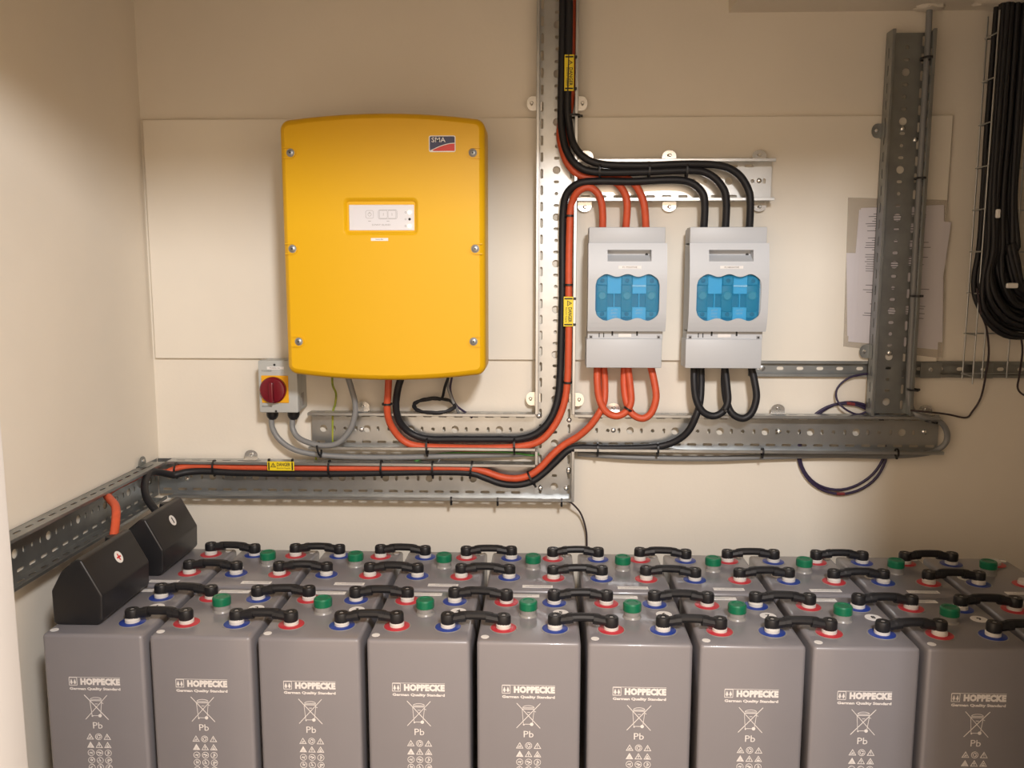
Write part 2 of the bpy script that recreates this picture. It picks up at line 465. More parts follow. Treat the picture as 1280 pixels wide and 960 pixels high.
for i, (py, mt) in enumerate(((265.5, led), (274, ink), (282.5, led))):
    x, z = PX(512, py, .233); part('status_light', MB().lathe([(.0040 if mt is led else .003, 0), (.0026, .0012)], n=14, M=wallM(x, z, .233)), mt, dp, label='lit status light' if mt is led else 'dark status light')
    x, z = PX(507, py, .233)
    part('light_symbol', curve_plate([circ(0, 0, .0022, 10), circ(0, 0, .0015, 10)], .0003, wallM(x, z, .233)), inkg, dp)
kb = MB()
def frame(mb, x, z, w_, h, r, t_, d): curve_plate([rrect(0, 0, w_, h, r, 3), rrect(0, 0, w_-2*t_, h-2*t_, max(r-t_, .0003), 3)], .0003, wallM(x, z, d), mb)
x, z = PX(462, 268, .233); frame(kb, x, z, .018, .018, .004, .0006, .233); curve_plate([circ(0, 0, .0042, 14), circ(0, 0, .0035, 14)], .0003, wallM(x, z, .233), kb)
kb.line2((0, .001), (0, .0055), .0009, th=.0003, M=wallM(x, z, .233))
for px, s in ((479.2, '+'), (490, 'II')):
    x, z = PX(px, 268, .233); frame(kb, x, z, .0185, .018, .003, .0006, .233)
    kb.line2((0, -.003), (0, .003), .0008, th=.0003, M=wallM(x, z, .233))
x, z = PX(484.6, 268, .233); frame(kb, x, z, .043, .021, .004, .0007, .233)
part('button_outline', kb, inkg, dp, smooth=0)
x, z = PX(476.5, 281, .233); part('printed_caption', text_mb('SUNNY ISLAND', width=.042, height=.0038, M=wallM(x, z, .233)), inkg, dp, smooth=0)
tb = MB(); 
for px in (462, 485): x, z = PX(px, 276.4, .233); tb.line2((-.003, 0), (.003, 0), .001, th=.0003, M=wallM(x, z, .233))
part('key_caption', tb, inkg, dp, smooth=0)
x, z = PX(474.5, 299.3, .24); ns = part('name_sticker', MB().box((x-.0195, -.2400, z-.0032), (x+.0195, -.2406, z+.0032)), stick, inv)
part('sticker_print', text_mb('Sunny Bat', width=.018, height=.003, M=wallM(x, z, .2406)), ink, ns, smooth=0)
a = at(536, 169.5, .241); b = at(569.5, 190, .241); lw, lh = b.x-a.x, a.z-b.z; cx, cz = (a.x+b.x)/2, (a.z+b.z)/2
lg = part('logo_badge', curve_plate([rrect(0, 0, lw, lh, .004)], .0016, wallM(cx, cz, .240)), stick, inv, smooth=0)
part('badge_field', curve_plate([rrect(0, 0, lw-.004, lh-.004, .003)], .0005, wallM(cx, cz, .2416)), navy, lg, smooth=0)
hw, hh = lw/2-.002, lh/2-.002
sw = [(-hw+.004*0+x*2*hw, -hh+.001+(.62*2*hh)*math.sin(x*PI/2)**1.0*.85) for x in [k/10 for k in range(11)]]
part('badge_stripe', curve_plate([[(x, y) for x, y in sw]+[(hw, -hh), (-hw, -hh)]], .0003, wallM(cx, cz, .2421)), stick, lg, smooth=0)
sw2 = [(x, y-.0016) for x, y in sw[1:]]
part('badge_swoosh', curve_plate([sw2+[(hw, -hh+.0003), (-hw+.009, -hh+.0003)]], .0003, wallM(cx, cz, .2424)), redm, lg, smooth=0)
part('badge_lettering', text_mb('SMA', width=.031, height=.0105, bold=.003, M=wallM(cx-.008, cz+.0085, .2422)), stick, lg, smooth=0)
for (px, py, s_) in ((363, 191, -1), (591, 191, 1), (365.5, 311, -1), (594, 311, 1), (373.5, 427, -1), (592, 427, 1)):
    x, z = PX(px, py, .241)
    sb = MB(); MM = wallM(x, z, .2398)
    ring = [(.0125*math.cos(a_), .0125*math.sin(a_)) for a_ in [PI/2+PI*k/12 for k in range(13)]]
    ring2 = [(.0098*math.cos(a_), .0098*math.sin(a_)) for a_ in [PI/2+PI*k/12 for k in range(13)]]
    e = .016
    lp = ring+[(e, -.0125), (e, -.0098)]+list(reversed(ring2))+[(e, .0098), (e, .0125)]
    lp = [(-s_*-1*x_ if s_ > 0 else -x_, y_) for x_, y_ in lp]
    if s_ < 0: lp = list(reversed(lp))
    curve_plate([lp], .0034, MM, sb)
    bo = part('screw_boss', sb, yellowm, inv)
    part('screw_seat', MB().lathe([(.0092, 0), (.0092, .0014), (.0082, .0020)], n=18, M=MM), housing, bo)
    part('screw', MB().lathe([(.0070, .001), (.0070, .0036), (.0052, .0048)], n=14, M=MM), steel2, bo)
    part('screw_socket', MB().lathe([(.0022, .0045), (.0022, .0050)], n=6, M=MM), ink, bo)

# ------------------------------------------------------------------ isolator switch
iso = thing('isolator_switch', (-.665, -.012, 1.089), 'small grey isolator box with a dark red rotary knob on yellow plate', 'switch')
ix0, ix1, iz0, iz1 = -.713, -.614, 1.089, 1.221
ibody = part('enclosure', MB().rbox((ix0+.002, -.0005, iz0+.002), (ix1-.002, -.058, iz1-.002), .003), isobox, iso)
cov = part('cover', MB().rbox((ix0, -.0575, iz0), (ix1, -.090, iz1), .004), isobox, iso)
kx, kz = PX(342.5, 487, .09)
part('switch_plate', MB().rbox((kx-.034, -.0895, kz-.0345), (kx+.034, -.0925, kz+.0345), .001, 1, M=Matrix.Translation((.003, 0, .001))), isoyel, iso)
kn = part('knob', MB().lathe([(.033, 0), (.033, .009), (.030, .0125), (.024, .014)], n=40, M=wallM(kx, kz, .0925)), isored, iso)
part('knob_grip', MB().rbox((kx-.0055, -.105, kz-.030), (kx+.0055, -.1185, kz+.021), .003), isored, kn)
x, z = PX(343, 460, .09); s = part('name_sticker', MB().box((x-.0235*.8, -.0898, z-.0033), (x+.0235, -.0906, z+.0033)), stick, iso)
part('sticker_print', text_mb('MAINS IN', width=.024, height=.003, M=wallM(x+.001, z, .0906)), ink, s, smooth=0)
for py, px in ((463.5, 333), (508, 334)):
    x, z = PX(px, py, .09); part('moulded_caption', text_mb('TOGGLE' if py < 480 else 'POWER', width=.025, height=.0035, M=wallM(x, z, .0901)), ink, iso, smooth=0)
for px, py in ((343, 456), (345, 514)):
    x, z = PX(px, py, .09); part('cover_screw', MB().lathe([(.003, 0), (.003, .0008)], n=10, M=wallM(x, z, .0898)), ink, iso)
part('side_label', MB().box((ix1-.0025, -.03, iz0+.012), (ix1-.0012, -.052, iz0+.045)), housing, iso)
glands = []
for px in (339, 365.5):
    x, z = PX(px, 525, .06)
    g = MB().lathe([(.0155, 0), (.0155, -.014), (.0135, -.020), (.009, -.026)][::-1], c=(x, -.048, iz0+.002), n=12)
    part('cable_gland', g, blackpl, iso); glands.append(x)

# ------------------------------------------------------------------ fuse switches
def fuse_switch(x0, label, cap):
    t = thing('fuse_switch', (x0+.09, -.012, 1.209), label, 'fuse switch', 'fuse switch disconnectors')
    W = .182
    part('base_housing', MB().rbox((x0+.004, -.0125, 1.212), (x0+W-.004, -.075, 1.545), .003), fusebody, t)
    part('top_shroud', MB().rbox((x0, -.060, 1.505), (x0+W, -.108, 1.547), .002), fusebody, t)
    part('lower_shroud', MB().rbox((x0-.003, -.040, 1.209), (x0+W-.002, -.108, 1.280), .002), fusebody, t)
    tp = MB().rbox((x0, -.045, 1.278), (x0+W, -.100, 1.300), .001, 1)
    te = part('terminal_strip', tp, fusebody, t)
    for fx in (.027, .038): part('test_slot', MB().box((x0+fx, -.1000, 1.283), (x0+fx+.0022, -.1007, 1.294)), ink, te)
    for fx in (.058, .118): part('strip_notch', MB().box((x0+fx, -.1000, 1.287), (x0+fx+.004, -.1007, 1.299)), ink, te)
    part('strip_label', MB().box((x0+.075, -.1000, 1.284), (x0+.106, -.1012, 1.292)), stick, te)
    for fx in (.008, W-.010):
        part('latch', MB().box((x0+fx-.004, -.1000, 1.280), (x0+fx+.004, -.103, 1.288)), fusedark, te)
        part('latch_hole', MB().box((x0+fx-.0022, -.1028, 1.2815), (x0+fx+.0022, -.1034, 1.286)), ink, te)
    # hinged cover: profile bulging forward, with handle recess and a window opening
    cx0, cx1 = x0-.0015, x0+W+.0035
    zz0, zz1 = 1.299, 1.509
    def prof(z):      # distance of the front face from the wall
        u = (z-zz0)/(zz1-zz0)
        return .128-.012*max(0, (u-.62)/.38)**1.5-.010*max(0, (.25-u)/.25)**2+.002*math.sin(u*PI)
    WZ0, WZ1 = 1.325, 1.436
    wx = x0+W/2+.001; ww = .152
    def wave(n=48):       # window outline: three lobes
        out = []
        hx = ww/2; hz = (WZ1-WZ0)/2; czz = (WZ0+WZ1)/2
        r = .026
        top = []
        for k in range(n+1):
            x = -hx+2*hx*k/n
            dip = .0075*(.5-.5*math.cos(2*PI*(x+hx)/(2*hx)*3+0))*1
            dip = .0065*(.5+.5*math.cos(2*PI*(x+hx)/(2*hx)*3))
            e = max(0, abs(x)-(hx-r))
            cut = r-math.sqrt(max(0, r*r-e*e))
            if e > 0: dip *= max(0, 1-e/r*1.0)
            top.append((x, hz-dip-cut))
        bot = [(x, -y) for x, y in reversed(top)]
        o_ = top+bot[:]
        return [(wx+x, czz+y) for x, y in o_]
    hxa, hxb, hza, hzb = x0+.044, x0+.148, 1.466, 1.493
    # front skin: flat plate with openings, subdivided then bent to the profile
    lp = [[(cx0, zz0), (cx1, zz0)]+[(cx1, zz0+(zz1-zz0)*k/20) for k in range(1, 20)]+[(cx1, zz1), (cx0, zz1)]+[(cx0, zz1-(zz1-zz0)*k/20) for k in range(1, 20)]]
    wv = wave()
    pl = curve_plate([lp[0], wv, [(hxa, hza), (hxb, hza), (hxb, hzb), (hxa, hzb)]], .003)
    bm = bmesh.new(); vs = [bm.verts.new(v) for v in pl.v]
    for f in pl.f:
        try: bm.faces.new([vs[i] for i in f])
        except ValueError: pass
    bmesh.ops.remove_doubles(bm, verts=bm.verts[:], dist=1e-6)
    for k in range(1, 20):
        z = zz0+(zz1-zz0)*k/20
        bmesh.ops.bisect_plane(bm, geom=bm.verts[:]+bm.edges[:]+bm.faces[:], plane_co=(0, z, 0), plane_no=(0, 1, 0))
    bm.verts.index_update()
    cm = MB(); cm.add([(v.co.x, -(prof(v.co.y)-.003+v.co.z), v.co.y) for v in bm.verts], [tuple(v.index for v in f.verts) for f in bm.faces]); bm.free()
    # sides, top and bottom of the cover
    ns_ = 20
    for xs in ((cx0, cx0+.003), (cx1-.003, cx1)):
        loops_ = []
        for k in range(ns_+1):
            z = zz0+(zz1-zz0)*k/ns_; d = prof(z)-.001
            loops_.append([(xs[0], -.070, z), (xs[1], -.070, z), (xs[1], -d, z), (xs[0], -d, z)])
        cm.loft(loops_)
    cm.box((cx0, -.07, zz0), (cx1, -(prof(zz0)-.001), zz0+.003)); cm.box((cx0, -.07, zz1-.003), (cx1, -(prof(zz1)-.001), zz1))
    cov = part('cover', cm, fusebody, t, smooth=30)
    # handle recess
    hr = MB(); dd = prof(1.48)
    hr.box((hxa-.002, -(dd-.030), hza-.002), (hxb+.002, -(dd-.033), hzb+.002))
    hr.box((hxa-.002, -(dd-.033), hza-.002), (hxa, -(dd-.002), hzb)); hr.box((hxb, -(dd-.033), hza-.002), (hxb+.002, -(dd-.002), hzb))
    hr.box((hxa, -(dd-.033), hzb), (hxb, -(dd-.003), hzb+.002))
    hr.add([(hxa, -(dd-.030), hza+.016), (hxb, -(dd-.030), hza+.016), (hxb, -(dd), hza), (hxa, -(dd), hza)], [(3, 2, 1, 0)])
    part('handle_recess', hr, fusebody, cov, smooth=0)
    part('handle_rivet', MB().lathe([(.004, 0), (.003, .002)], n=10, M=wallM(hxb-.008, hzb-.011, dd-.030)), ink, cov)
    # window and what shows through it
    wb = MB(); dw = .121
    curve_plate([wv], .0015, wallM(0, 0, dw), wb)
    win = part('window', wb, bluew, t, smooth=0)
    part('window_back', MB().box((wx-ww/2-.003, -.0955, WZ0-.004), (wx+ww/2+.003, -.098, WZ1+.004)), blued, t)
    for k in (-1, 1):
        c_ = wx+k*.0300
        for za, zb in ((WZ0, WZ0+.032), (WZ1-.047, WZ1)):
            part('fuse_card', MB().rbox((c_-.0165, -.098, za), (c_+.0165, -.1135, zb), .001, 1), blueb, t)
        part('card_rib', MB().box((c_-.0008, -.098, WZ0+.03), (c_+.0008, -.112, WZ1-.046)), blueb, t)
        for q, ln in enumerate(('gG', '690V', '160A')[:2+(k < 0)]):
            part('card_print', text_mb(ln, width=.016, height=.0045, M=wallM(c_, WZ0+.025-.0075*q, .1137)), stick, t, smooth=0)
    for k in (-1, 0, 1):
        c_ = wx+k*.0590
        fz = (WZ0+WZ1)/2
        part('fuse_body', MB().rbox((c_-.013, -.098, fz-.034), (c_+.013, -.108, fz+.030), .003), mats_teal, t)
        part('fuse_indicator', MB().lathe([(.0115, 0), (.0115, .006), (.008, .009)], n=18, M=wallM(c_, fz+.004, .108)), mats_teal2, t)
        for dz in (-.040, .040):
            part('contact_screw', MB().lathe([(.0052, 0), (.0052, .003), (.003, .004)], n=14, M=wallM(c_, fz+dz, .1160)), ink, t)
        part('contact_block', MB().rbox((c_-.012, -.098, fz+.030), (c_+.012, -.1155, fz+.049), .001, 1), blued2, t)
        part('contact_block', MB().rbox((c_-.012, -.098, fz-.048), (c_+.012, -.1155, fz-.034), .001, 1), blued2, t)
    part('window_lettering', text_mb('WOHNER', width=.034, height=.004, M=wallM(wx+.028, WZ1-.028, .1227)), bluewt, win, smooth=0)
    dd = prof(1.452)
    s_ = part('name_sticker', MB().box((x0+.070, -(dd-.0008), 1.449), (x0+.124, -(dd+.0008), 1.4555)), stick, cov)
    part('sticker_print', text_mb(cap, width=.034, height=.0034, M=wallM(x0+.097, 1.4522, dd+.0009)), ink, s_, smooth=0)
    return t
mats_teal = mat('teal_fuse_body', (.025, .14, .17), .5)
mats_teal2 = mat('teal_indicator', (.10, .28, .26), .4)
blued2 = mat('teal_contact_block', (.03, .19, .27), .5)
bluewt = mat('pale_window_print', (.55, .78, .85), .5)
fuse_switch(.1075, 'light grey fuse switch with orange cables, left of the pair', 'F1 POSITIVE')
fuse_switch(.3475, 'light grey fuse switch with black cables, right of the pair', 'F2 NEGATIVE')

# ------------------------------------------------------------------ battery cells
T = .7842
CP, CW, CDp = .2, .1875, .241
X0 = -.7235-CP/2                       # centre of the first cell
YFR, YBK = -.731+CDp/2, -.4795+CDp/2
CB = .13
def zl(py): return at(657, py, .731).z-T
def make_cell(front=True):
    """local origin: centre of the cell's foot, top at +HH"""
    root = thing('battery_cell', (0, 0, 0), 'x', 'battery', 'grey battery cells in two rows')
    HH = T-CB
    body = MB().rbox((-CW/2, -CDp/2, 0), (CW/2, CDp/2, HH), .007, 3)
    part('case', body, cellm, root, smooth=40)
    for sx in (-1, 1):
        for sy in (-1, 1):
            x, y = sx*.048, sy*.062-(0 if front else .015)+.001
            rg = part('terminal_ring', MB().lathe([(.0240, 0), (.0240, .0014), (.0225, .0020)], c=(x, y, HH), n=28), redring if sx < 0 else bluering, root,
                      label='red terminal ring' if sx < 0 else 'blue terminal ring')
            part('terminal_collar', MB().lathe([(.0262, 0), (.0262, .0009)], c=(x, y, HH-.0002), n=28), postm if False else neckm, root)
            part('terminal_post', MB().lathe([(.0138, .002), (.0138, .0075), (.0122, .009), (.0122, .011)], c=(x, y, HH), n=20), postm, root)
    y = 0 if front else -.015
    part('vent_neck', MB().lathe([(.0185, -.001), (.0170, .003), (.0160, .004), (.0160, .016)], c=(-.003, y, HH), n=24), neckm, root)
    n = 36; pr = MB(); vs = []; 
    prof = [(.0172, .014), (.0172, .0275), (.0155, .030), (.011, .030), (.010, .0288)]
    vs = []; fs = []
    for i, (r, z) in enumerate(prof):
        for k in range(n):
            rr = r+(.0005 if (k % 2 and i < 2) else 0)
            vs.append((-.003+rr*math.cos(2*PI*k/n), y+rr*math.sin(2*PI*k/n), HH+z))
    for i in range(len(prof)-1):
        for k in range(n): l = (k+1) % n; fs.append((i*n+k, i*n+l, (i+1)*n+l, (i+1)*n+k))
    fs.append(tuple((len(prof)-1)*n+k for k in range(n)))
    part('vent_cap', MB().add(vs, fs), greenm, root, label='green screw vent cap')
    part('white_dot', MB().lathe([(.0075, 0), (.0075, .0006)], c=(-.080, -CDp/2+.019, HH-.0001), n=18), stick, root)
    part('round_number_sticker', MB().lathe([(.0155, 0), (.0155, .0006)], c=(.060, .014, HH-.0001), n=24), stick, root)
    s_ = part('rating_sticker', MB().box((-.046, CDp/2-.028, HH-.0001), (.018, CDp/2-.014, HH+.0005)), stick, root)
    ib = MB()
    for k in range(3):
        yy = CDp/2-.018-.0035*k
        ib.box((-.042, yy-.0005, HH+.0005), (.012-.009*k, yy+.0005, HH+.0007))
    part('sticker_lines', ib, inkg, s_, smooth=0)
    if front:
        d = CDp/2
        def FM(x, z): return Matrix(((1,0,0,x), (0,0,-1,-d), (0,1,0,z+HH), (0,0,0,1)))
        z = zl(862)
        k0 = MB()
        k0.merge(text_mb('HOPPECKE', width=.0745, height=.0135, bold=.075, M=FM(.0105, z), spacing=1.08))
        part('brand_lettering', k0, print_w, root, smooth=0)
        k1 = MB(); lw = .0145
        for (a_, b_) in (((-lw/2, -.0075), (lw/2, -.0075)), ((-lw/2, .0075), (lw/2, .0075)), ((-lw/2, -.0075), (-lw/2, .0075)), ((lw/2, -.0075), (lw/2, .0075))):
            k1.line2(a_, b_, .0009, M=FM(-.0405, z))
        for sx in (-.0032, .0032):
            k1.add([(sx-.0028, -.0030, .0003), (sx+.0028, -.0030, .0003), (sx, .0052, .0003)], [(0, 1, 2)], FM(-.0405, z))
            k1.box((sx-.001, -.0055, 0), (sx+.001, -.003, .0003), FM(-.0405, z))
        k1.line2((-.0475, .0083), (.0480, .0083), .0006, M=FM(0, z))
        part('brand_emblem', k1, print_w, root, smooth=0)
        part('slogan_lettering', text_mb('German Quality Standard', width=.0955, height=.0068, bold=.045, M=FM(0, zl(871.5))), print_w, root, smooth=0)
        za, zb = zl(879), zl(910); hz = (za-zb)/2; zc = (za+zb)/2
        k2 = MB(); lwd = .0008
        for a_, b_, w2 in (((-.0215, hz), (.0215, -hz), .0011), ((-.0215, -hz), (.0215, hz), .0011), ((-.0115, .013), (-.009, -.0165), lwd), ((.0105, .012), (.0075, -.013), lwd),
                           ((-.009, -.0165), (.003, -.0165), lwd), ((-.0125, .013), (.0125, .013), .0012), ((-.0105, .0155), (.0105, .0155), lwd), ((.0105, .009), (.0135, .0075), lwd), ((-.002, .0065), (.003, .0065), lwd)):
            k2.line2(a_, b_, w2, M=FM(0, zc))
        for k in range(8):
            a1 = PI*k/8; a2 = PI*(k+1)/8
            k2.line2((-.0105*math.cos(a1), .0155+.004*math.sin(a1)), (-.0105*math.cos(a2), .0155+.004*math.sin(a2)), lwd, M=FM(0, zc))
        k2.lathe([(.0032, 0), (.0032, .0004)], n=14, M=FM(.006, zc-.0165))
        k2.lathe([(.0015, 0), (.0015, .0004)], n=8, M=FM(-.0085, zc-.0175))
        part('crossed_bin_symbol', k2, print_w, root, smooth=0)
        part('lead_symbol', text_mb('Pb', width=.0180, height=.0125, M=FM(.0005, zl(917.5))), print_w, root, smooth=0)
        for ri, py in enumerate((932, 942.5, 952.5, 962, 971)):
            zc = zl(py)
            for ci in range(3):
                k3 = MB(); cx = -.0162+.0162*ci+.0005
                if ri < 2 and not (ri == 0 and ci == 1):
                    tr = [(-.0068, -.0055), (.0068, -.0055), (0, .0065)]; ti = [(-.0050, -.0045), (.0050, -.0045), (0, .0043)]
                    if ri == 1 and ci == 0: ti = [(-.001, -.0044), (.001, -.0044), (0, -.003)]
                    curve_plate([tr, ti], .0004, FM(cx, zc), k3)
                    if ci == 0: k3.line2((-.0025, -.0035), (.001, 0), .0012, M=FM(cx, zc)); k3.line2((.0005, -.0035), (.002, -.001), .0010, M=FM(cx, zc))
                    elif ci == 1: k3.line2((0, -.0035), (0, .002), .0011, M=FM(cx, zc)); k3.line2((-.0015, 0), (.0015, 0), .0008, M=FM(cx, zc))
                    elif ri == 0: k3.line2((0, -.0015), (0, .002), .0011, M=FM(cx, zc)); k3.line2((0, -.0035), (0, -.0026), .0011, M=FM(cx, zc))
                    else: k3.line2((-.0028, -.003), (.0028, -.003), .0018, M=FM(cx, zc)); k3.line2((-.001, -.001), (.001, .001), .0015, M=FM(cx, zc))
                else:
                    curve_plate([circ(0, 0, .0064, 18), circ(0, 0, .0055, 18)], .0004, FM(cx, zc), k3)
                    rnd = random.Random(ri*7+ci)
                    if ri == 0:
                        for q in range(3):
                            a1 = 2*PI*q/3+.4
                            k3.line2((.0038*math.cos(a1), .0038*math.sin(a1)), (.0038*math.cos(a1+1.5), .0038*math.sin(a1+1.5)), .0014, M=FM(cx, zc))
                    else:
                        for q in range(3):
                            a1 = rnd.uniform(0, PI); l_ = .0030
                            ox, oy = rnd.uniform(-.0015, .0015), rnd.uniform(-.0015, .0015)
                            k3.line2((ox-l_*math.cos(a1), oy-l_*math.sin(a1)), (ox+l_*math.cos(a1), oy+l_*math.sin(a1)), .0013+.0008*(ci == 2), M=FM(cx, zc))
                part('hazard_symbol', k3, print_w, root, smooth=0)
    index_kids(root)
    return root
ordn = ['first', 'second', 'third', 'fourth', 'fifth', 'sixth', 'seventh', 'eighth', 'ninth', 'tenth']
pf = make_cell(True)
NC = 10
def dsticker(parent, txt, x, y, flip=False):
    pass
fcells = []
for k in range(NC):
    c = pf if k == 0 else copy_tree(pf)
    c.location = (X0+CP*k, YFR, CB)
    c['label'] = 'grey battery cell standing %s from the left in the front row' % ordn[k]
    fcells.append(c)
bk = make_cell(False)
bcells = []
for k in range(NC):
    c = bk if k == 0 else copy_tree(bk)
    c.location = (X0+CP*k, YBK, CB); c.rotation_euler = (0, 0, PI)
    c['label'] = 'grey battery cell standing %s from the left in the back row' % ordn[k]
    bcells.append(c)
bpy.context.view_layer.update()
for k, c in enumerate(fcells[:9]):
    tb = text_mb(str(k+1), height=.0125, bold=.03, M=Matrix.Translation((X0+CP*k+.060, YFR+.014, T+.0006)))
    o = part('printed_number', tb, ink, None, smooth=0)
    for v in o.data.vertices: v.co -= c.location
    o.parent = c
# stand under the cells
st = thing('battery_stand', (0, -.48, 0), 'low dark steel stand carrying the battery cells', 'stand')
for y in (-.70, -.52, -.44, -.26): part('rail', MB().rbox((-.93, y-.02, .09), (1.12, y+.02, CB), .003, 1), standm, st)
for x in (-.90, -.2, .5, 1.09):
    for y in (-.68, -.28): part('leg', MB().rbox((x-.02, y-.02, 0), (x+.02, y+.02, .0895), .003, 1), standm, st)

# ------------------------------------------------------------------ link bars between cells
def make_link(var):
    t = thing('cell_connector', (0, 0, 0), 'x', 'battery link', 'black insulated links between cells')
    L = CP-.096
    rnd = random.Random(var)
    for sx in (-1, 1):
        hm = MB().lathe([(.0126, .000), (.0136, .003), (.0136, .0145), (.0120, .0180), (.0052, .0183), (.0052, .0170)], c=(sx*L/2, 0, 0), n=16)
        part('end_cap', hm, blackrub, t)
        lug = MB(); ps = [(sx*(L/2-.004), 0, .0085), (sx*(L/2-.016), 0, .010), (sx*(L/2-.030), 0, .0125)]
        lug.tube(smoothpath(ps, 3), .0092, 10)
        lug.tube([(sx*(L/2-.024), 0, .0118), (sx*(L/2-.033), 0, .0130)], .0101, 10)
        part('lug_boot', lug, blackrub, t)
        part('bolt_hole', MB().lathe([(.0035, .0171), (.0035, .0175)], c=(sx*L/2, 0, 0), n=8), neckm, t)
    b1, b2 = rnd.uniform(-.001, .002), rnd.uniform(-.001, .002)
    ps = [(-L/2+.020, 0, .0108), (-L/4, b1, .0138), (0, (b1+b2)/2, .0150), (L/4, b2, .0138), (L/2-.020, 0, .0108)]
    part('link_cable', MB().tube(smoothpath(ps, 4), .0082, 10), blackrub, t)
    index_kids(t)
    return t
protos = [make_link(i) for i in range(3)]
used = [False]*3
rows = [(YFR-.061, 'front row, nearest the camera', 0), (YFR+.063, 'front row, second line of links', 0),
        (YBK-.061+.015, 'back row, third line of links', 1), (YBK+.063+.015-.002, 'back row, line nearest the wall', 1)]
nl = 0
for y, desc, r in rows:
    for k in range(NC-1):
        v = nl % 3; nl += 1
        c = copy_tree(protos[v]) if used[v] else protos[v]; used[v] = True
        c.location = (X0+CP*k+CP/2, y, T+.0085); c.rotation_euler = (0, R(random.uniform(-1.2, 1.2)), R(random.uniform(-2.2, 2.2)))
        c['label'] = 'black link bar %s from left, %s' % (ordn[k], desc)

# ------------------------------------------------------------------ terminal shrouds at the left end
def shroud(x0, x1, y0, y1, h, label, sign):
    t = thing('terminal_cover', ((x0+x1)/2, (y0+y1)/2, T+.001), label, 'terminal cover', 'black terminal covers')
    z0 = T+.001; wd = x1-x0
    pr = [(x0, z0+.004), (x0+.006, z0), (x1-.010, z0), (x1, z0+.010), (x1+.002, z0+.058), (x1-.034, z0+.126), (x1-.045, z0+.1275), (x1-.074, z0+.104), (x0, z0+.066)]
    prb = [Vector((p_[0], 0, p_[1])) for p_ in pr]
    n = 7
    loops_ = []
    for yy, ins in ((y0, .001), (y0+.004, 0), (y1-.004, 0), (y1, .001)):
        cx_ = (x0+x1)/2; cz_ = z0+h*.5
        loops_.append([(cx_+(x-cx_)*(1-ins*12), yy, cz_+(z-cz_)*(1-ins*9)) for x, z in pr])
    mb = MB().loft(loops_)
    bm = bmesh.new(); vs = [bm.verts.new(v) for v in mb.v]
    for f in mb.f: bm.faces.new([vs[i] for i in f])
    bmesh.ops.recalc_face_normals(bm, faces=bm.faces[:])
    bm.verts.index_update()
    m2 = MB(); m2.add([v.co.copy() for v in bm.verts], [tuple(v.index for v in f.verts) for f in bm.faces]); bm.free()
    o = part('shell', m2, blackpl, t, smooth=0)
    mod = o.modifiers.new('bevel', 'BEVEL'); mod.width = .004; mod.segments = 3; mod.limit_method = 'ANGLE'; mod.angle_limit = R(14)
    o.data.polygons.foreach_set('use_smooth', [True]*len(o.data.polygons))
    # round sticker lying on the sloping face
    a_ = Vector((x1-.034, 0, z0+.126)); b_ = Vector((x1+.002, 0, z0+.058))
    e = (b_-a_).normalized(); nrm = Vector((0, -1, 0)).cross(e); nrm = nrm if nrm.z > 0 else -nrm
    c_ = a_*.56+b_*.44; c_.y = y0+(y1-y0)*sign[1]
    ydir = nrm.cross(e)
    M = Matrix((e, ydir, nrm)).transposed().to_4x4(); M.translation = c_+nrm*.0006
    s_ = part('round_sticker', MB().lathe([(.0125, 0), (.0125, .0006)], n=22, M=M), stick, t)
    k = MB(); k.box((-.0070, -.0018, .0006), (.0070, .0018, .0009), M)
    if sign[0] == '+': k.box((-.0018, -.0070, .0006), (.0018, .0070, .00092), M)
    part('polarity_mark', k, redm if sign[0] == '+' else ink, s_, smooth=0)
    part('cable_collar', MB().lathe([(.014, 0), (.0125, .012)], c=(x1-.066, y1-.016, z0+.104), n=16), blackpl, t)
    return t
shroud(-.917, -.822, -.692, -.498, .155, 'black terminal cover with a red plus sticker, front left', ('+', .55))
shroud(-.917, -.822, -.432, -.245, .155, 'black terminal cover with a minus sticker, behind the plus one', ('-', .52))
for c in (fcells[0], bcells[0]):
    for ch in list(c.children):
        nm_ = ch.name.split('.')[0]
        sgn = 1 if c is fcells[0] else -1
        vx = sum(v.co.x for v in ch.data.vertices)/len(ch.data.vertices)*sgn
        if nm_ in ('vent_cap', 'vent_neck') or (nm_.startswith('terminal') and vx < 0): bpy.data.objects.remove(ch)

# ------------------------------------------------------------------ cables
def cable(name, pts, r, mt, label, cat='cable', group=None, n=8, sides=12):
    ps = pth(pts, n)
    o = part(name, MB().tube(ps, r, sides), mt, smooth=60)
    tag(o, label, cat, group)
    return o
RC = .0090
DL = .032; DM = .050; DH = .069
ob = [(481+5, 470, .085), (485, 492, .083), (484, 512, .076), (488, 530, .060), (501, 548, .047), (520, 557, .045), (560, 559.5, .045), (610, 560, .045), (650, 558, .047), (675, 551, .050), (693, 532, .050), (704, 508, .050), (709, 480, .050), (710.5, 440, .052), (711, 400, .052), (711, 340, .052), (712, 290, .052), (714, 258, .056), (722, 240, .068), (736, 234, .070), (748, 243, .070), (753, 262, .068), (753, 300, .055)]
cable('power_cable', ob, RC, orangecab, 'thick orange cable from the inverter up the central tray', 'cable', 'orange power cables')
bb_ = [(502, 470, .085), (497, 488, .083), (495, 508, .074), (499, 526, .060), (513, 541, .046), (535, 548.5, .044), (570, 549, .044), (620, 549, .044), (650, 548.5, .046), (672, 541, .048), (688, 524, .048), (697, 500, .046), (700, 470, .044), (701.5, 420, .044), (703, 360, .044), (703, 300, .044), (704, 265, .050), (708, 243, .060), (722, 230, .072), (745, 226.5, .074), (790, 227, .072), (835, 225, .072), (860, 227, .071), (876, 238, .070), (881, 255, .068), (879, 300, .055)]
